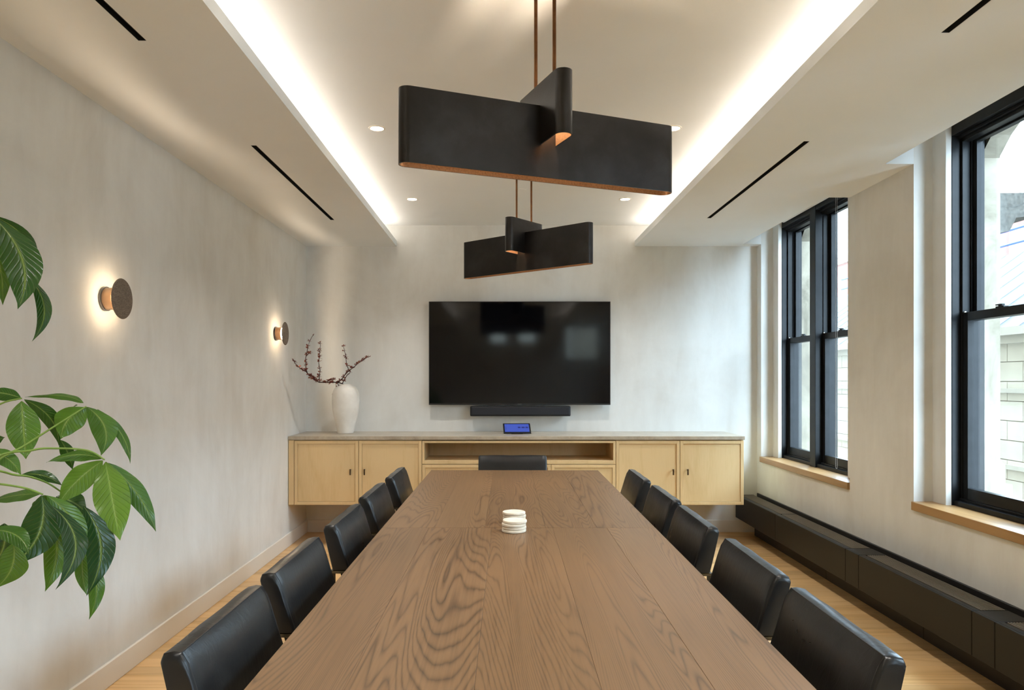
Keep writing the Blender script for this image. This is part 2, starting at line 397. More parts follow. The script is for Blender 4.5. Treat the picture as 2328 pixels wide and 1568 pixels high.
# ------------------------------------------------------------------ windows
def window(idx, a, b):
    """twin double-hung window in the recess a..b"""
    y1 = b - STEP_Y; y0 = y1 - 1.302; ym = (y0 + y1) / 2; mw = .0525
    zb, zt = .708, 2.86
    root = empty('window_%d' % idx, (FR_X, ym, zb)); root['kind'] = 'structure'
    o = Vector((FR_X, ym, zb))
    def bx(bm, x0, x1, ya, yb_, z0, z1, bev=.0015): return box(bm, x0 - o.x, x1 - o.x, ya - o.y, yb_ - o.y, z0 - o.z, z1 - o.z, bev, 1)
    bm = bmesh.new()
    for s, e in ((y1, 1), (y0, -1)):           # jambs: liner, stop, track
        q = lambda d0, d1: (s - d1, s - d0) if e > 0 else (s + d0, s + d1)
        bx(bm, FR_X, 2.66, *q(-.03, .004), zb, zt); bx(bm, 2.537, 2.66, *q(.004, .020), zb, zt); bx(bm, 2.580, 2.587, *q(.02, .030), zb, zt)
    bx(bm, FR_X, 2.66, y0, y1, 2.752, zt); bx(bm, 2.52, 2.66, y0, y1, 2.735, 2.752); bx(bm, 2.537, 2.585, y0, y1, 2.715, 2.735)
    bx(bm, FR_X + .012, 2.66, y0, y1, zb, .735); bx(bm, 2.53, 2.66, y0, y1, .735, .748)
    obj('window_frame', bm, M_BLACKF, root)
    bm = bmesh.new(); bx(bm, FR_X - .004, 2.545, ym - mw, ym + mw, zb, zt, .002)
    bx(bm, 2.545, 2.66, ym - mw - .008, ym + mw + .008, zb, zt)
    obj('mullion', bm, M_BLACKF, root)
    for u0, u1 in ((y0 + .020, ym - mw - .008), (ym + mw + .008, y1 - .020)):
        for nm, x0, x1, z0, z1, rb, rt in (('lower_sash', 2.541, 2.576, .748, 1.772, .062, .046), ('upper_sash', 2.591, 2.626, 1.728, 2.752, .040, .046)):
            bm = bmesh.new(); st = .038
            bx(bm, x0, x1, u0, u0 + st, z0, z1); bx(bm, x0, x1, u1 - st, u1, z0, z1)
            bx(bm, x0, x1, u0 + st, u1 - st, z0, z0 + rb); bx(bm, x0, x1, u0 + st, u1 - st, z1 - rt, z1)
            s = obj(nm, bm, M_BLACKF, root)
            bm = bmesh.new(); bx(bm, x0 + .022, x0 + .026, u0 + st - .004, u1 - st + .004, z0 + rb - .004, z1 - rt + .004, 0)
            obj('pane', bm, M_GLASS, s)
            if nm == 'lower_sash':
                c = (u0 + u1) / 2; bm = bmesh.new()
                bx(bm, x0 + .004, x1 - .004, c - .03, c + .03, z1, z1 + .008); bx(bm, x0 + .008, x0 + .026, c - .012, c + .016, z1 + .008, z1 + .02)
                bx(bm, x0 + .010, x0 + .022, c + .010, c + .04, z1 + .014, z1 + .020)
                obj('sash_lock', bm, M_BLACKF, s)
                bm = bmesh.new(); bx(bm, x0 + .002, x0 + .01, u1 - .012, u1 - .004, z1, z1 + .007, 0); obj('tilt_latch', bm, M_TRIM, s)
    sl = obj('window_sill', box(bmesh.new(), XR - .016 - o.x, FR_X + .03 - o.x, a - o.y, b - o.y, .660 - o.z, zb - o.z, .003, 2), M_SILL, root)
    return root
for i, (a, b) in enumerate(WIN): window(i + 1, a, b)
for i, (x0, x1, z0, z1) in enumerate(RW):
    root = empty('window_%d' % (i + 5), ((x0 + x1) / 2, YR - .10, z0)); root['kind'] = 'structure'; hw, hh = (x1 - x0) / 2, z1 - z0
    bm = bmesh.new(); f_ = .035
    for q in ((-hw, -hw + f_, 0, hh), (hw - f_, hw, 0, hh), (-hw + f_, hw - f_, 0, f_), (-hw + f_, hw - f_, hh - f_, hh)): box(bm, q[0], q[1], -.03, .03, q[2], q[3])
    obj('window_frame', bm, M_BLACKF, root); obj('pane', B(-hw + f_, hw - f_, -.002, .002, f_, hh - f_), M_GLASS, root)
for a, b in WIN:
    ld = bpy.data.lights.new('daylight_portal', 'AREA'); ld.shape = 'RECTANGLE'; ld.size = 2.1; ld.size_y = 1.35
    ld.cycles.is_portal = True
    lo = bpy.data.objects.new('daylight_portal', ld); COL.objects.link(lo)
    lo.location = (2.64, b - STEP_Y - .65, 1.75); lo.rotation_euler = (0, PI / 2, 0)

# bead chain of the roller blind in the far window
rb = thing('roller_blind', 'bead chain loop hanging in front of the far window', 'blind', (2.44, 5.30, 2.75))
bm = bmesh.new(); tube(bm, [(0.02, -.10, .05), (.02, 1.05, .05)], .022, 12); obj('roller_tube', bm, M_TRIM, rb)
bm = bmesh.new()
zlo = .755 - 2.75
for s in (-1, 1):
    z = .05
    while z > zlo + .012:
        bmesh.ops.create_icosphere(bm, subdivisions=1, radius=.0024, matrix=Matrix.Translation((0, s * .013, z))); z -= .006
for k in range(7):
    a_ = PI + PI * k / 6
    bmesh.ops.create_icosphere(bm, subdivisions=1, radius=.0024, matrix=Matrix.Translation((0, .013 * math.cos(a_), zlo + .012 + .013 * math.sin(a_))))
oc = obj('bead_chain', bm, plain('nickel_beads', (.45, .43, .40), .3, .8), rb); oc['kind'] = 'stuff'

# ------------------------------------------------------------------ outside: stone surround, street, houses
ex = thing('stone_facade', 'weathered limestone window surround with corbels outside the windows', 'facade', (2.66, 3.0, 0))
def exb(bm, poly, y0, y1): prism(bm, [(p[0] - 2.66, p[1]) for p in poly], 'y', y0 - 3.0, y1 - 3.0)
pier_prof = [(2.665, -3), (2.86, -3), (2.86, .60), (2.85, .816), (2.81, .826), (2.81, .926), (2.78, .958), (2.78, 3.3), (2.665, 3.3)]
for i in range(0, len(edges), 2):
    hi, lo = edges[i] - 0, edges[i + 1]
    hi = hi + .02 if i else YB + .6
    bm = bmesh.new(); exb(bm, pier_prof, lo - STEP_Y + .03 if i < len(edges) - 2 else lo, (hi + .06) if i else hi); obj('stone_pier', bm, M_EXT, ex)
    if i < len(edges) - 2 and i > 0:
        m = (hi + lo) / 2; bm = bmesh.new()
        exb(bm, [(2.78, 2.53), (3.26, 2.53), (3.26, 2.40), (3.10, 2.38), (3.06, 2.30), (2.96, 2.28), (2.93, 2.20), (2.86, 2.17), (2.84, 2.06), (2.78, 2.0)], m - .16, m + .16)
        obj('corbel', bm, M_DKSTONE, ex)
for a, b in WIN:
    y1 = b - STEP_Y + .03; y0 = y1 - 1.36; bm = bmesh.new(); n = 14
    pts = []
    for k in range(n + 1):
        t = k / n; pts.append((y0 + (y1 - y0) * t, 2.64 + .30 * math.sin(PI * t) ** .75))
    vs = []
    for X in (2.668, 2.775):
        vs.append([[bm.verts.new((X - 2.66, p[0] - 3, p[1])) for p in pts], [bm.verts.new((X - 2.66, p[0] - 3, 3.3)) for p in pts]])
    for k in range(n):
        for s in (0, 1): bm.faces.new((vs[s][0][k], vs[s][0][k + 1], vs[s][1][k + 1], vs[s][1][k]))
        bm.faces.new((vs[0][0][k], vs[1][0][k], vs[1][0][k + 1], vs[0][0][k + 1]))
    obj('stone_arch', bm, M_EXT, ex)
    bm = bmesh.new(); box(bm, .05, .22, y0 - 3, y1 - 3, .50, .66, .01, 1); obj('outer_sill', bm, M_EXT, ex)
obj('unseen_upper_storeys', B(.01, .12, -40, 50, 3.3, 34), M_EXT, ex); obj('lower_storeys', B(.01, .2, -40, 50, -14, -3), M_EXT, ex)  # upper wall is out of view, built tall and long to shade the street
obj('neighbour_bay', B(.01, .12, 4.4, 50, -3, 3.3), M_EXT, ex); obj('neighbour_bay', B(.01, .12, -40, -6.2, -3, 3.3), M_EXT, ex)
struct('street_ground', B(2.9, 70, -40, 90, -14.2, -14), M_GRND)

hb = thing('stone_building', 'cream stone building with cornice across the street', 'building', (16, 25, -14))
obj('wall', B(.05, 9, -40, 45, 0, 16.6), M_FAC2, hb)
# ashlar blocks where the windows look out
hz = .62; zz = 16.6; row = 0
while zz > 10.2:
    yy = -9.0 - (row % 2) * .7
    while yy < 14:
        bm = B(0, .06, yy + .012, yy + 1.4 - .012, zz - hz + .012, zz - .012); obj('ashlar_block', bm, M_FAC, hb); yy += 1.4
    zz -= hz; row += 1
for z0, z1, d in ((16.55, 16.8, .22), (16.8, 17.05, .4), (15.0, 15.14, .1), (12.6, 12.74, .1)):
    obj('cornice_band', B(-d, .3, -40, 45, z0, z1), M_FAC2, hb)
bm = bmesh.new(); prism(bm, [(0.0, 17.05), (5.0, 20.6), (9.0, 20.6), (9.0, 17.05)], 'y', -40, 45); obj('roof', bm, M_ROOF, hb)
for k in range(34):
    yy = -20 + k * 1.1
    bm = bmesh.new(); prism(bm, [(0.0, 17.05), (5.0, 20.6), (5.0, 20.68), (-.02, 17.13)], 'y', yy, yy + .05); obj('roof_seam', bm, M_FAC2, hb)
hr = thing('reflection_block', 'plain unseen block added for the television to reflect', 'building', (0, -14, -14))  # block added behind the rear wall to set the brightness mirrored in the screen
obj('wall', B(-20, 2.6, -8, 0, 0, 34), M_FAC, hr)
hp = thing('brick_building', 'pale pink brick building rising behind the grey roof', 'building', (27, 30, -14))
obj('wall', B(0, 8, -45, 40, 0, 24.6), M_PINK, hp)
for k in range(16):
    w_ = obj('window', B(-.06, .02, -30 + k * 3.4, -28.8 + k * 3.4, 21.4, 23.4), M_WINF, hp)
obj('parapet', B(-.3, .3, -45, 40, 24.6, 25.1), M_FAC, hp)
sf = thing('scaffold', 'blue scaffold rails standing on the roof across the street', 'scaffold', (21.5, 28, 6.66))
for k, z in enumerate((.5, 1.1)): obj('rail', tube(bmesh.new(), [(0, -20, z), (0, 18, z)], .06, 6), M_BLUE, sf)
for k in range(10): obj('post', tube(bmesh.new(), [(0, -19 + k * 4, -.02), (0, -19 + k * 4, 1.2)], .05, 6), M_BLUE, sf)

# ------------------------------------------------------------------ radiator cover along the windows
rd = thing('radiator_cover', 'long dark bronze radiator cover with top grilles under the windows', 'radiator cover', (2.235, 2.0, 0))
RX, RZ0, RZ = 2.12, .156, .36
def rb_(x0, x1, y0, y1, z0, z1, bev=.002): return B(x0 - 2.235, x1 - 2.235, y0 - 2, y1 - 2, z0, z1, bev, 1)
obj('body', rb_(RX + .012, 2.285, YR + .05, 6.595, RZ0 + .01, RZ - .03), M_RADK, rd)
seams = [6.60, 5.64, 4.486, 4.321, 3.279, 3.125, 2.02, 1.865, .78, .625, -.46, -.615, -1.7, -2.85]
for i in range(len(seams) - 1):
    hi, lo = seams[i] - .002, seams[i + 1] + .002
    obj('front_panel', rb_(RX, RX + .012, lo, hi, RZ0, RZ), M_RAD, rd)
    if hi - lo < .3:
        obj('top_plate', rb_(RX + .012, 2.285, lo, hi, RZ - .004, RZ), M_RAD, rd)
    else:
        g = obj('grille_frame', rb_(RX + .012, RX + .040, lo, hi, RZ - .004, RZ), M_RAD, rd)
        for k in range(9):
            x = RX + .050 + k * .0128
            obj('grille_bar', rb_(x, x + .0055, lo + .004, hi - .004, RZ - .014, RZ, 0), M_GRB, g)
        for e0, e1 in ((lo, lo + .004), (hi - .004, hi)):
            obj('grille_end', rb_(RX + .04, 2.285, e0, e1, RZ - .016, RZ, 0), M_RAD, g)
obj('back_plate', rb_(2.335, XR - .001, YR + .05, 6.66, RZ - .06, RZ + .006), M_RADK, rd)
obj('slot_floor', rb_(2.28, 2.336, YR + .05, 6.66, RZ - .06, RZ - .05), M_RADK, rd)
ks = [6.55, 5.1, 3.92, 2.4, .9, -.6, -2.0, -2.85]
for i in range(len(ks) - 1):
    obj('kick_panel', rb_(2.275, 2.29, ks[i + 1] + .0015, ks[i] - .0015, 0, RZ0 + .01), M_RADK, rd)

# ------------------------------------------------------------------ credenza
CF, CT = 6.115, .928
TOPZ0 = CT - .031
tag(obj('stone_worktop', box(bmesh.new(), -1.805, 2.045, CF, YB - .001, TOPZ0, CT, .003, 2), M_STONE), 'beige fossil limestone worktop on the oak cabinets along the far wall', 'worktop')
PX = CF / 1650 * 1.002
def X_(px): return (px - 1142) * (CF + .006) / 1650
DZ0, DZ1 = .349, .889
FY = CF + .006        # door faces
def door(parent, x0, x1, z0, z1, knob=None, name='door', ox=0):
    st = .026
    bm = bmesh.new(); yb = FY + .020
    for q in ((x0, x0 + st, z0, z1), (x1 - st, x1, z0, z1), (x0 + st, x1 - st, z0, z0 + st), (x0 + st, x1 - st, z1 - st, z1)):
        box(bm, q[0] - ox, q[1] - ox, 0, .022, q[2] - DZ0, q[3] - DZ0, .0012, 1)
    d = obj(name, bm, M_CAB, parent)
    obj('panel', B(x0 + st + .002 - ox, x1 - st - .002 - ox, .008, .020, z0 + st + .002 - DZ0, z1 - st - .002 - DZ0), M_CAB, d)
    if knob is not None:
        bm = bmesh.new(); kz = .628 - DZ0; kx = knob - ox
        lathe(bm, [(.005, 0), (.005, .018)], 10, Matrix.Translation((kx, .006, kz + .016)) @ Matrix.Rotation(PI / 2, 4, 'X'))
        box(bm, kx - .006, kx + .006, -.020, -.012, kz - .026, kz + .024, .002, 1)
        obj('pull', bm, M_BRONZE, d)
    return d
def cabinet(name, label, x0, x1):
    ox = (x0 + x1) / 2
    return thing(name, label, 'cabinet', (ox, FY, DZ0)), ox
def carcass(t, ox, x0, x1, mat=None):
    bm = bmesh.new(); d = YB - FY - .002
    box(bm, x0 - ox, x1 - ox, .024, d, 0, TOPZ0 - DZ0 - .002)
    return obj('carcass', bm, M_CAB, t)
xs = [X_(p) for p in (657, 669, 815, 959, 1400, 1546, 1691)]
t, ox = cabinet('wall_cabinet', 'pale oak two-door wall cabinet under the white vase', -1.803, xs[3])
carcass(t, ox, -1.803, xs[3] - .0005)
obj('filler_panel', B(-1.803 - ox, xs[1] - .004 - ox, 0, .024, 0, TOPZ0 - DZ0 - .003, .001, 1), M_CAB, t)
door(t, xs[1], xs[2] - .002, DZ0, DZ1, X_(797), ox=ox); door(t, xs[2] + .002, xs[3] - .002, DZ0, DZ1, X_(829), ox=ox)
t, ox = cabinet('wall_cabinet', 'pale oak two-door wall cabinet beside the radiator cover', xs[4], xs[6] + .01)
carcass(t, ox, xs[4] + .0005, xs[6] + .004)
door(t, xs[4] + .002, xs[5] - .002, DZ0, DZ1, X_(1530), ox=ox); door(t, xs[5] + .002, xs[6], DZ0, DZ1, X_(1563), ox=ox)
t, ox = cabinet('media_cabinet', 'pale oak middle cabinet with an open shelf niche above three doors', xs[3], xs[4])
NZ = .690                     # bottom of the niche frame
dd = YB - FY - .002
bm = bmesh.new()
box(bm, xs[3] + .0005 - ox, xs[4] - .0005 - ox, .024, dd, 0, NZ - DZ0)
obj('carcass', bm, M_CAB, t)
n0, n1 = NZ + .003, DZ1; w0, w1 = xs[3] + .002 - ox, xs[4] - .002 - ox
for nm, q in (('niche_side', (w0, w0 + .019, 0, .42, n0, n1)), ('niche_side', (w1 - .019, w1, 0, .42, n0, n1)),
              ('niche_top', (w0 + .019, w1 - .019, 0, .42, n1 - .019, n1)), ('niche_shelf', (w0 + .019, w1 - .019, 0, .42, n0, n0 + .030)),
              ('niche_back', (w0, w1, .42, .435, n0, n1))):
    obj(nm, B(q[0], q[1], q[2], q[3], q[4] - DZ0, q[5] - DZ0, .001, 1), M_CAB, t)
dw = (xs[4] - xs[3]) / 3
for k in range(3): door(t, xs[3] + dw * k + .002, xs[3] + dw * (k + 1) - .002, DZ0, NZ - .002, None, ox=ox)

# ------------------------------------------------------------------ television, soundbar, tablet
TY = 6.62
t = thing('television', 'large black flat television on the far wall', 'television', (.158, TY, 1.175))
W2, H2 = .8285, .943
bm = bmesh.new()
for q in ((-W2, -W2 + .006, 0, H2), (W2 - .006, W2, 0, H2), (-W2 + .006, W2 - .006, 0, .014), (-W2 + .006, W2 - .006, H2 - .006, H2)): box(bm, q[0], q[1], 0, .03, q[2], q[3], .001, 1)
obj('bezel', bm, M_BEZ, t)
obj('screen', B(-W2 + .006, W2 - .006, .0025, .028, .014, H2 - .006), M_SCREEN, t)
obj('back_housing', B(-W2 + .12, W2 - .12, .028, .062, .1, H2 - .1, .01, 2), M_BEZ, t)
obj('wall_mount', B(-.25, .25, .06, .079, .25, .65), M_BEZ, t)
obj('maker_mark', B(-.018, .018, -.0005, .001, .005, .009), plain('grey_print', (.12, .12, .12), .4), t)
t = thing('soundbar', 'slim charcoal soundbar mounted below the television', 'soundbar', (.164, 6.58, 1.073))
obj('body', box(bmesh.new(), -.4565, .4565, .004, .085, 0, .092, .010, 3), M_BEZ, t)
obj('front_grille', box(bmesh.new(), -.446, .446, 0, .02, .010, .082, .006, 2), M_SBAR, t)
obj('bracket', B(-.2, .2, .083, .119, .03, .08), M_BEZ, t)

t = thing('tablet', 'small black tablet with a lit blue screen on the stone worktop', 'tablet', (.132, 6.345, CT), math.radians(3))
Mt = Matrix.Rotation(math.radians(-62), 4, 'X')
Mt = Matrix.Translation((0, 0, .008)) @ Matrix.Rotation(math.radians(30), 4, 'X')
bm = box(bmesh.new(), -.121, .121, 0, .150, -.006, .006, .003, 2, M=None)
bmesh.ops.transform(bm, matrix=Mt, verts=bm.verts[:]); obj('case', bm, M_BEZ, t)
sb = B(-.108, .108, .014, .136, .0055, .0066); bmesh.ops.transform(sb, matrix=Mt, verts=sb.verts[:]); s_ = obj('screen', sb, M_TBLUE, t)
for x, w_ in ((.020, .022), (.055, .026), (.088, .022), (-.098, .004)):
    ib = B(x - w_ / 2, x + w_ / 2, .072 if w_ > .01 else .05, .092, .0064, .0070); bmesh.ops.transform(ib, matrix=Mt, verts=ib.verts[:]); obj('icon', ib, M_TDARK, s_)
sb = bmesh.new(); prism(sb, [(.03, 0), (.125, 0), (.13, .070), (.118, .066)], 'x', -.05, .05); obj('stand', sb, M_BEZ, t)

# ------------------------------------------------------------------ vase and branch
VY, VX = 6.45, -1.392; k_ = VY / 1650 / 5.808
prof = [(100, 1418), (108, 1400), (118, 1350), (128, 1300), (142, 1250), (155, 1200), (165, 1150), (172, 1100), (177, 1040), (179, 985), (178, 940), (172, 895), (160, 855), (142, 825), (120, 805), (98, 795), (86, 788), (84, 780), (84, 773)]
bm = bmesh.new()
pr = [(r * k_, (1420 - z) * k_) for r, z in prof] + [(80 * k_, 647 * k_), (75 * k_, 640 * k_), (80 * k_, 625 * k_), (140 * k_, 560 * k_), (150 * k_, 400 * k_), (90 * k_, 20 * k_)]
lathe(bm, pr, 48)
v = obj('vase', bm, M_CER, None, True); v.location = (VX, VY, CT + .0005)
tag(v, 'tall chalky white vase at the left end of the worktop', 'vase')
def bp(x, y):
    px, py = 640 + x / 5.808, 740 + y / 5.808
    Y = 6.43
    if px < 762: Y -= .48 * min(1, (762 - px) / 95)
    if px > 785: Y -= .16 * min(1, (px - 785) / 50)
    return at(px, py, Y)
br = [([(858, 1000), (842, 850), (815, 782), (800, 766), (770, 755), (740, 748), (620, 752), (500, 748), (430, 710), (390, 680), (340, 625), (322, 570), (320, 500), (318, 430), (335, 350), (350, 270), (370, 210), (400, 150), (425, 120)], 9, 3),
      ([(330, 610), (260, 570), (200, 525), (170, 480), (152, 440)], 5, 2.5),
      ([(505, 745), (498, 690), (500, 640), (510, 600), (500, 540), (492, 490), (500, 400), (508, 320), (515, 250), (512, 215)], 6, 2.5),
      ([(750, 750), (810, 690), (850, 630), (910, 580), (960, 545), (1010, 495), (1080, 455), (1135, 415), (1170, 408)], 7, 3),
      ([(800, 768), (830, 710), (860, 660), (905, 620), (905, 590)], 6, 4),
      ([(890, 590), (870, 540), (855, 480), (850, 400), (835, 350), (822, 290), (808, 270)], 5, 2.5),
      ([(740, 750), (750, 790), (740, 840), (715, 890), (685, 945)], 5, 3),
      ([(560, 745), (640, 720), (700, 705)], 4, 2), ([(330, 400), (380, 345)], 4, 2)]
bt = thing('blossom_branch', 'bare dark twig with small rust red blossoms in the white vase', 'branch', (VX, VY, CT + .40))
o0 = Vector((VX, VY, CT + .40))
bud = bmesh.new(); rr = random.Random(3)
def add_bud(p, s):
    for k in range(5):
        a = 2 * PI * k / 5 + rr.uniform(-.4, .4); e = rr.uniform(-.5, 1.0)
        d = Vector((math.cos(a) * math.cos(e), math.sin(a) * math.cos(e), math.sin(e))); sd = d.cross(Vector((rr.uniform(-1, 1), .3, 1))).normalized()
        a0 = bud.verts.new(p); a1 = bud.verts.new(p + d * s * .6 + sd * s * .32); a2 = bud.verts.new(p + d * s * 1.15); a3 = bud.verts.new(p + d * s * .6 - sd * s * .32 + Vector((0, 0, s * .2)))
        bud.faces.new((a0, a1, a2)); bud.faces.new((a0, a2, a3))
for i, (pl, r0, r1) in enumerate(br):
    P = [bp(*p) - o0 for p in pl]; n = len(P)
    if i == 0:
        P[0] = Vector((.0, 0, -.30)); P[1] = Vector((-.005, -.005, -.02)); P[2] = Vector((-.02, -.01, .035))
    obj('twig', tube(bmesh.new(), P, [(r0 + (r1 - r0) * q / (n - 1)) * k_ * 1.0 for q in range(n)], 6), M_BARK, bt, True)
    st = 4 if i == 0 else 0
    for q in range(st, n - 1):
        seg = (P[q + 1] - P[q]).length; m = max(1, int(seg / .017))
        for j in range(m):
            if rr.random() < (.35 if i == 0 and q in (5, 6) else .85):
                p = P[q].lerp(P[q + 1], rr.random()) + Vector((rr.uniform(-1, 1), rr.uniform(-1, 1), rr.uniform(-1, 1))) * .006
                add_bud(p, rr.uniform(.016, .027))
    if i == 0:
        for _ in range(26): add_bud(P[7].lerp(P[10], rr.random()) + Vector((rr.uniform(-1, 1), rr.uniform(-1, 1), rr.uniform(-1, 1))) * .009, rr.uniform(.012, .018))
    add_bud(P[-1], .011)
ob = obj('blossoms', bud, M_PETAL, bt); ob['kind'] = 'stuff'

# ------------------------------------------------------------------ conference table
TRZ = -.0079; TZ = .75
TA, TB_, TM = 1.155, 5.245, 3.197
tb = thing('conference_table', 'long brown oak conference table with a plank top', 'table', (.072, TM, 0), TRZ)
xs_far = [-.6025, -.372, -.150, .118, .345, .6025]; xs_near = [-.6025, -.395, -.118, .150, .388, .6025]
for xs_, y0, y1 in ((xs_far, 0.0004, TB_ - TM), (xs_near, TA - TM, -.0004)):
    for k in range(5):
        bm = box(bmesh.new(), xs_[k] + .00025, xs_[k + 1] - .00025, y0, y1, TZ - .045, TZ, .0006, 1)
        # carry the tabletop edge easing only on the rim
        obj('plank', bm, M_TABLE, tb)
for y in (-1.25, 1.25):
    bm = bmesh.new(); box(bm, -.11, .11, y - .45, y + .45, .02, TZ - .045, .004, 1); obj('pedestal', bm, M_TABLE, tb)
    obj('foot_plate', B(-.13, .13, y - .5, y + .5, 0, .02, .003, 1), M_NICKEL, tb)

# ------------------------------------------------------------------ coasters
def coasters(cx, cy, n, offs, names, grp):
    for k in range(n):
        dx, dy = offs[k]
        bm = bmesh.new(); lathe(bm, [(.0495, 0), (.0520, .0022), (.0520, .0098), (.0500, .0118)], 40)
        c = obj('coaster', bm, M_COAST, None, True); c.location = (cx + dx, cy + dy, TZ + .0004 + k * .0129); c.rotation_euler = (0, 0, k * 1.3)
        tag(c, names[k], 'coaster', grp)
coasters(.050, 3.122, 4, [(0, 0), (.001, .001), (-.0005, -.001), (.0035, .001)],
         ['round cream stone coaster at the bottom of the nearer stack', 'round cream stone coaster, second from the bottom of the nearer stack',
          'round cream stone coaster just under the top one of the nearer stack', 'round cream stone coaster on top of the nearer stack, nudged right'], 'stone coasters on the table')
coasters(.054, 3.316, 4, [(0, 0), (.0005, 0), (.0015, 0), (-.001, 0)],
         ['round cream stone coaster at the bottom of the farther stack, mostly hidden', 'round cream stone coaster, second from the bottom of the farther stack',
          'round cream stone coaster just under the top one of the farther stack', 'round cream stone coaster on top of the farther stack'], 'stone coasters on the table')

# ------------------------------------------------------------------ chairs
def make_chair():
    root = empty('leather_chair')
    HW = .258
    prof = [(.222, .655), (.241, .715), (.258, .772), (.270, .806), (.284, .829), (.300, .832), (.322, .826), (.327, .815), (.313, .745), (.300, .69), (.291, .655)]
    bm = bmesh.new(); SS = [-1, -.985, -.96, -.85, -.6, -.3, 0, .3, .6, .85, .96, .985, 1]; NW = 13; rows = []
    for j in range(NW):
        s = SS[j]; yv = s * HW; ring = []
        e = max(0, (abs(s) - .96) / .04)          # soft side corners
        cu = sum(p[0] for p in prof) / len(prof)
        for i, (u, z) in enumerate(prof):
            puff = .006 * (1 - s * s) * (1 if i in (1, 2, 3) else .3 if i in (8, 9) else 0) * (-1 if i < 5 else 1)
            zz_ = z - .012 * e * e if z > .8 else z
            wob = .0015 * math.sin(s * 7 + i) if i in (5, 6) else 0
            ring.append(bm.verts.new((u + puff - .004 * e * e * (1 if i > 5 else -1), yv, zz_ + wob)))
        rows.append(ring)
    n = len(prof)
    for j in range(NW - 1):
        for i in range(n): bm.faces.new((rows[j][i], rows[j][(i + 1) % n], rows[j + 1][(i + 1) % n], rows[j + 1][i]))
    caps = [bm.faces.new(rows[0]), bm.faces.new(rows[-1][::-1])]
    es = list({e for f in caps for e in f.edges})
    bmesh.ops.bevel(bm, geom=es, offset=.006, segments=3, profile=.55, affect='EDGES', clamp_overlap=True)
    bk = obj('backrest', bm, M_LEATH, root, True)
    # seams: along the top front edge and down both front edges
    for s in (-1, 1):
        obj('seam', tube(bmesh.new(), [(u, s * (HW * .96), z - .0003) for u, z in prof[:5]], .0014, 5), M_THREAD, bk)
    obj('seam', tube(bmesh.new(), [(.2840, HW * .96 * (q / 5 - 1), .8290) for q in range(11)], .0014, 5), M_THREAD, bk)
    bm = bmesh.new(); prism(bm, [(.150, .46), (.217, .652), (.275, .652), (.215, .44), (.15, .44)], 'y', -.212, .212)
    obj('lower_back', bm, M_LEATH, root)
    obj('seat', box(bmesh.new(), -.30, .20, -.212, .212, .385, .468, .02, 3), M_LEATH, root, True)
    for s in (-1, 1):
        y0, y1 = (.214, .254) if s > 0 else (-.254, -.214)
        obj('arm', B(-.19, .300, y0, y1, .641, .653, .001, 1), M_NICKEL, root)
        obj('leg', B(.288, .300, y0, y1, 0, .641, .001, 1), M_NICKEL, root)
        obj('leg', B(-.19, -.178, y0, y1, 0, .641, .001, 1), M_NICKEL, root)
    obj('stretcher', B(-.17, .28, -.216, .216, .372, .386), M_NICKEL, root)
    return root
def clx(y): return .072 - TRZ * -1 * (-(y - TM)) if False else .072 + .0079 * (y - TM)
proto = make_chair(); first = True
GR = 'black leather chairs round the table'
ordn = ['nearest the camera', 'second from the camera', 'third and middle one', 'fourth from the camera', 'farthest from the camera']
seats = [(y, -1, i) for i, y in enumerate((1.770, 2.392, 3.100, 3.795, 4.515))] + [(y, 1, i) for i, y in enumerate((1.752, 2.372, 3.066, 3.700, 4.402))]
for y, s, i in seats:
    c = proto if first else copy_tree(proto); first = False
    jit = (.0, .004, -.003, .003, -.004)[i]
    c.location = (clx(y) + s * (.448 + jit), y, 0); c.rotation_euler = (0, 0, (0 if s > 0 else PI) + TRZ)
    side = 'plant side' if s < 0 else 'window side'
    tag(c, 'black leather chair on the %s of the table, %s' % (side, ordn[i]), 'chair', GR)
c = copy_tree(proto); c.location = (.078, 5.202, 0); c.rotation_euler = (0, 0, PI / 2)
tag(c, 'black leather chair at the far end of the table below the television', 'chair', GR)

# ------------------------------------------------------------------ pendant lamps
def stadium(L_, T, n=10):
    r = T / 2; h = L_ / 2 - r; p = []
    for k in range(n + 1): a = -PI / 2 + PI * k / n; p.append((h + r * math.cos(a), r * math.sin(a)))
    for k in range(n + 1): a = PI / 2 + PI * k / n; p.append((-h + r * math.cos(a), r * math.sin(a)))
    return p
def shell(L_, T, z0, z1, wall=.004):
    bm = bmesh.new(); po = stadium(L_, T); pi_ = stadium(L_ - 2 * wall, T - 2 * wall)
    V = [[bm.verts.new((x, y, z)) for x, y in p] for p in (po, pi_) for z in (z0, z1)]
    n = len(po)
    for i in range(n):
        j = (i + 1) % n
        bm.faces.new((V[0][i], V[0][j], V[1][j], V[1][i])); f = bm.faces.new((V[2][i], V[3][i], V[3][j], V[2][j])); f.material_index = 1
        bm.faces.new((V[0][i], V[2][i], V[2][j], V[0][j])); bm.faces.new((V[1][i], V[1][j], V[3][j], V[3][i]))
    return bm
PZ0, PZ1, QZ0, QZ1 = 2.078, 2.316, 2.187, 2.393
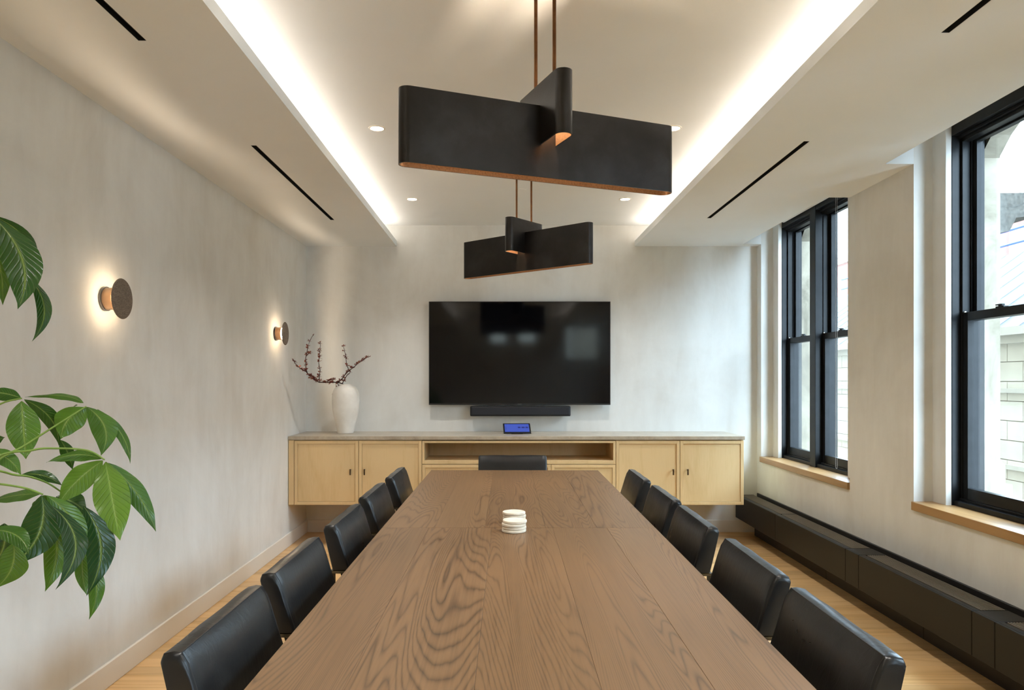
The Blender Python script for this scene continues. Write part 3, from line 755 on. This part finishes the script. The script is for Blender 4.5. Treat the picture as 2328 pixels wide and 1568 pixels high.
def pendant(x, y, ang, label):
    t = thing('pendant_lamp', label, 'pendant lamp', (x, y, PZ0), ang, 'crossed bronze pendant lamps')
    m = obj('long_shade', shell(1.010, .060, 0, PZ1 - PZ0), [M_PAT, M_COPPER], t, True)
    obj('light_bar', B(-.47, .47, -.010, .010, .130, .136), M_PEN, m)
    c = obj('cross_shade', shell(.335, .060, QZ0 - PZ0, QZ1 - PZ0), [M_PAT, M_COPPER], t, True); c.rotation_euler = (0, 0, PI / 2)
    obj('light_bar', B(-.13, .13, -.010, .010, QZ0 - PZ0 + .12, QZ0 - PZ0 + .126), M_PEN2, c)
    for s in (-1, 1):
        obj('rod', tube(bmesh.new(), [(0, s * .074, QZ0 - PZ0 + .1), (0, s * .074, ZC - PZ0 - .012)], .0062, 12), M_ROD, t, True)
    obj('canopy', lathe(bmesh.new(), [(.0, -.02), (.10, -.02), (.10, -.001), (0, -.001)], 24, Matrix.Translation((0, 0, ZC - PZ0)), False), M_PAT, t, True)
    return t
pendant(.144, 2.46, math.atan2(.372, .934), 'large blackened bronze crossed pendant lamp nearest the camera')
pendant(.136, 4.537, math.atan2(-.654, .774), 'blackened bronze crossed pendant lamp hanging farther away before the television')

# ------------------------------------------------------------------ recessed downlights
ys_d = (5.73, 4.12, 2.51, .90, -.71)
nm = {(-.712, 5.73): 'small round recessed ceiling downlight at the far left', (.97, 5.73): 'small round recessed ceiling downlight at the far right',
      (-.712, 4.12): 'small round recessed ceiling downlight left of the near pendant lamp', (.97, 4.12): 'small round recessed ceiling downlight beside the near pendant lamp, right end'}
for x in (-.712, .97):
    for y in ys_d:
        t = thing('recessed_downlight', nm.get((x, y), 'round recessed ceiling downlight above the %s, %s side' % ({2.51: 'near pendant lamp', .90: 'near end of the table', -.71: 'floor behind the camera'}.get(y), 'plant' if x < 0 else 'window')), 'downlight', (x, y, ZC), 0, 'recessed ceiling downlights' if (x, y) in nm else 'downlights out of view')
        obj('trim_ring', lathe(bmesh.new(), [(.036, -.0005), (.038, -.004), (.046, -.003), (.048, -.0004)], 32, None, False), M_TRIM, t, True)
        obj('lens', lathe(bmesh.new(), [(.0001, -.0015), (.0375, -.0015)], 32, None, False), M_DOWN, t)
        ld = bpy.data.lights.new('downlight_beam', 'SPOT'); ld.energy = DOWN_W; ld.color = (1.0, .97, .92); ld.spot_size = math.radians(115); ld.spot_blend = 1.0; ld.shadow_soft_size = .035
        lo = bpy.data.objects.new('downlight_beam', ld); link(lo, t); lo.location = (0, 0, -.012)
tag(obj('ceiling_cover_plate', lathe(bmesh.new(), [(.0001, -.004), (.040, -.004), (.045, -.0005)], 32, None, False), M_CEIL, None, True), 'round cream blank cover plate on the ceiling behind the far pendant rods', 'cover plate').location = (.135, 5.45, ZC)

# linear air slots
for slots, sd in ((SLOT_L, 'plant-side'), (SLOT_R, 'window-side')):
    for (x0, x1, y0, y1), nr in zip(slots, ('nearer', 'farther')):
        t = thing('air_slot', 'long black linear air slot in the %s soffit, the %s one' % (sd, nr), 'air vent', ((x0 + x1) / 2, (y0 + y1) / 2, ZS), 0, 'linear air slots')
        h = (y1 - y0) / 2
        bm = bmesh.new()
        box(bm, -.0148, -.0135, -h + .0003, h - .0003, .001, .05); box(bm, .0135, .0148, -h + .0003, h - .0003, .001, .05); box(bm, -.0135, .0135, -h + .0003, h - .0003, .046, .05)
        box(bm, -.0135, .0135, -h + .0003, -h + .002, .001, .046); box(bm, -.0135, .0135, h - .002, h - .0003, .001, .046)
        obj('trough', bm, M_DARK, t)
        obj('deflector', B(-.0015, .0015, -h + .004, h - .004, .012, .04), M_DARK, t)

# ------------------------------------------------------------------ wall sconces
def sconce(y, z, label):
    t = thing('wall_sconce', label, 'wall sconce', (XL, y, z), 0, 'round disc wall sconces')
    R = Matrix.Rotation(PI / 2, 4, 'Y')
    obj('base_ring', lathe(bmesh.new(), [(.0555, .0005), (.0555, .012), (.046, .012), (.046, .0005)], 40, R), M_BEZ, t, True)
    obj('body', lathe(bmesh.new(), [(.050, .010), (.0495, .054), (.046, .057)], 40, R, False), M_TAN, t, True)
    obj('led_face', lathe(bmesh.new(), [(.0001, .0565), (.0455, .0565)], 40, R, False), M_SCL, t)
    d = obj('disc', lathe(bmesh.new(), [(.0001, .083), (.085, .083), (.0905, .081), (.0922, .079), (.0905, .077)], 56, R, False), M_SPECK, t, True)
    obj('disc_back', lathe(bmesh.new(), [(.0905, .077), (.06, .073), (.012, .070), (.0001, .070)], 48, R, False), M_WHITE, d, True)
    obj('neck', lathe(bmesh.new(), [(.012, .056), (.012, .072)], 16, R), M_TAN, t, True)
    return t
sconce(3.300, 1.770, 'round taupe disc wall sconce nearer the plant')
sconce(5.780, 1.771, 'round taupe disc wall sconce nearer the vase')

# ------------------------------------------------------------------ money tree
PLX, PLY = -1.50, 1.72
pt = thing('money_tree', 'leafy green money tree plant at the left edge of the room', 'potted plant', (PLX, PLY, 0))
P0 = Vector((PLX, PLY, 0))
bm = lathe(bmesh.new(), [(.11, 0), (.135, .02), (.165, .30), (.168, .33), (.158, .33), (.150, .29)], 40, None, False); obj('pot', bm, M_POT, pt, True)
obj('soil', lathe(bmesh.new(), [(.0001, .30), (.152, .295)], 30, None, False), M_SOIL, pt)
for k in range(3):
    P = []
    for q in range(22):
        a = 2 * PI * k / 3 + q * .55; z = .28 + q * .034; P.append((.022 * math.cos(a), .022 * math.sin(a), z))
    obj('trunk', tube(bmesh.new(), P, [.024 - .0005 * q for q in range(22)], 10), M_TRUNK, pt, True)
CROWN = P0 + Vector((0, 0, 1.0))
rl = random.Random(11)
def leaf(base, tip, wid, bend=0.0, sag=0.0, fold=.22, roll=0.0, tone=None, cupback=0.0):
    """blade from base to tip; bend = sideways bow, sag = bow towards the viewer, fold = V across the midrib, roll = turn about the midrib"""
    base, tip = Vector(base), Vector(tip); ax = tip - base; Ln = ax.length; ax.normalize()
    view = (Vector((0, 0, 1.4)) - (base + tip) / 2).normalized()
    nrm = (view * .8 + Vector((0, 0, .45))); nrm = (nrm - ax * nrm.dot(ax)).normalized()
    nrm = Matrix.Rotation(roll, 3, ax) @ nrm
    side = ax.cross(nrm).normalized()
    bm = bmesh.new(); uvl = bm.loops.layers.uv.new('UVMap'); NV, NU = 16, 8; G = []
    ph = rl.uniform(0, 6)
    for j in range(NV + 1):
        t = j / NV
        wv = wid * .5 * (math.sin(PI * min(1, t ** .85)) ** 1.0) * (1.0 if t < .8 else 1 - .25 * (t - .8) / .2) + wid * .012
        if t > .93: wv *= max(.05, (1 - t) / .07)
        c = base + ax * (Ln * t) + side * (bend * Ln * 4 * t * (1 - t)) + nrm * (sag * Ln * 4 * t * (1 - t))
        row = []
        for i in range(NU + 1):
            s = -1 + 2 * i / NU
            z = -fold * abs(s) * wv + .035 * wid * math.sin(t * 17 + ph + (1.3 if s > 0 else 0)) * abs(s) ** 1.5 - cupback * wv * s * s
            row.append(bm.verts.new(c + side * (s * wv) + nrm * z))
        G.append(row)
    for j in range(NV):
        for i in range(NU):
            f = bm.faces.new((G[j][i], G[j][i + 1], G[j + 1][i + 1], G[j + 1][i])); f.smooth = True
            for lp, (ii, jj) in zip(f.loops, ((i, j), (i + 1, j), (i + 1, j + 1), (i, j + 1))): lp[uvl].uv = (ii / NU, jj / NV)
    me = bpy.data.meshes.new('leaf'); bmesh.ops.translate(bm, verts=bm.verts[:], vec=-P0); bm.to_mesh(me); bm.free(); me.materials.append(M_LEAF)
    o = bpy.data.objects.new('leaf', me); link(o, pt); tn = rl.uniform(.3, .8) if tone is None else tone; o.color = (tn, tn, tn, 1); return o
def LF(bx, by, tx, ty, wpx, Y, dY=0.0, **k):     # photograph pixels, distance of base and change of distance to the tip
    Ym = Y + dY / 2
    return leaf(at(bx, by, Y), at(tx, ty, Y + dY), wpx * Ym / 1650, **k)
def ST(pts, r=.0026):
    P = [at(*p) - P0 for p in pts]; n = len(P)
    P2 = [CROWN - P0 + Vector((0, 0, -.08))] + P
    # smooth
    Q = []
    for i in range(len(P2) - 1):
        a, b, c, d = P2[max(i - 1, 0)], P2[i], P2[i + 1], P2[min(i + 2, len(P2) - 1)]
        for q in range(6):
            t = q / 6; Q.append(.5 * ((2 * b) + (c - a) * t + (2 * a - 5 * b + 4 * c - d) * t * t + (3 * b - a - 3 * c + d) * t ** 3))
    Q.append(P2[-1]); obj('petiole', tube(bmesh.new(), Q, [r * (1.25 - .45 * i / len(Q)) for i in range(len(Q))], 7), M_STEM, pt, True)
# cluster A (top left), hub 50,906
ST([(-60, 1000, 1.86), (-10, 925, 1.90), (50, 905, 1.93)])
LF(48, 905, -40, 892, 34, 1.93, -.02, bend=.08, tone=.35)
LF(49, 911, 59, 1044, 66, 1.93, -.05, fold=.18, tone=.72)
LF(55, 908, 134, 1014, 34, 1.93, .10, bend=-.14, roll=.5, tone=.3)
LF(138, 1000, 165, 1068, 28, 2.02, .03, bend=-.05, tone=.35)
# cluster B, hub 196,923
ST([(-40, 1075, 1.78), (60, 1010, 1.86), (130, 965, 1.93), (196, 924, 2.0)])
LF(190, 916, 57, 903, 24, 2.0, .03, bend=.14, roll=.35, tone=.55)
LF(196, 925, 139, 998, 62, 2.0, -.05, bend=.16, fold=.25, tone=.75)
LF(198, 925, 229, 1036, 54, 2.0, -.02, bend=-.20, fold=.3, tone=.6)
LF(222, 930, 296, 1054, 25, 2.04, -.03, bend=-.12, roll=-.3, tone=.4)
LF(165, 925, 140, 945, 44, 2.06, .06, tone=.4)
# cluster C, hub 236,1044
ST([(-40, 1062, 1.74), (70, 1024, 1.80), (130, 1019, 1.86), (200, 1024, 1.89), (238, 1045, 1.90)])
LF(230, 1042, 105, 1051, 34, 1.90, -.03, bend=.16, roll=.25, tone=.55)
LF(234, 1047, 132, 1146, 58, 1.90, -.07, bend=.06, fold=.15, tone=.85)
LF(240, 1050, 273, 1229, 74, 1.90, -.06, bend=0, fold=.10, tone=.9)
LF(246, 1052, 355, 1209, 44, 1.91, .03, bend=-.07, fold=.3, tone=.5)
LF(214, 1044, 208, 1030, 20, 1.92, .1)
# cluster D, hub 98,1124
ST([(-60, 1095, 1.66), (0, 1100, 1.70), (60, 1110, 1.73), (98, 1124, 1.75)])
ST([(-60, 1092, 1.72), (40, 1080, 1.80), (100, 1094, 1.86), (140, 1118, 1.90)])
LF(92, 1123, -30, 1142, 32, 1.75, .05, bend=.05, tone=.6)
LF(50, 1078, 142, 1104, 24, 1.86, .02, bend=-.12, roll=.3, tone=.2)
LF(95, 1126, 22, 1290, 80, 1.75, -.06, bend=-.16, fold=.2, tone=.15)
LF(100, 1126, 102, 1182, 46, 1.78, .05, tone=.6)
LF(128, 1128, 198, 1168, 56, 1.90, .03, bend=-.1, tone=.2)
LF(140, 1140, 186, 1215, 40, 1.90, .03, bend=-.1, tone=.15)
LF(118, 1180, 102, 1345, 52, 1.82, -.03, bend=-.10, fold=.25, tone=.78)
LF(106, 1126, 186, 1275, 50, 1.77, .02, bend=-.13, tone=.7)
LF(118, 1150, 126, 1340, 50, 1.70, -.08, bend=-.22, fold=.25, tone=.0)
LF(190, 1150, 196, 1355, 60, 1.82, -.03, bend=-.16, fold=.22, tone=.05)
LF(190, 1250, 197, 1352, 30, 1.86, -.02, bend=.05, tone=.75)
LF(200, 1270, 202, 1409, 34, 1.90, -.02, bend=-.12, tone=.7)
# left edge
LF(-45, 1010, 12, 994, 30, 1.9, .0, tone=.3)
LF(-30, 1020, 48, 1080, 38, 1.80, .02, bend=-.12, tone=.6)
LF(-30, 1205, 66, 1262, 42, 1.62, -.02, bend=-.18, roll=.2, tone=.45)
LF(30, 1235, -10, 1337, 60, 1.66, .0, bend=-.14, tone=.7)
LF(10, 1190, -20, 1290, 60, 1.72, .02, bend=-.1, tone=.1)
# top
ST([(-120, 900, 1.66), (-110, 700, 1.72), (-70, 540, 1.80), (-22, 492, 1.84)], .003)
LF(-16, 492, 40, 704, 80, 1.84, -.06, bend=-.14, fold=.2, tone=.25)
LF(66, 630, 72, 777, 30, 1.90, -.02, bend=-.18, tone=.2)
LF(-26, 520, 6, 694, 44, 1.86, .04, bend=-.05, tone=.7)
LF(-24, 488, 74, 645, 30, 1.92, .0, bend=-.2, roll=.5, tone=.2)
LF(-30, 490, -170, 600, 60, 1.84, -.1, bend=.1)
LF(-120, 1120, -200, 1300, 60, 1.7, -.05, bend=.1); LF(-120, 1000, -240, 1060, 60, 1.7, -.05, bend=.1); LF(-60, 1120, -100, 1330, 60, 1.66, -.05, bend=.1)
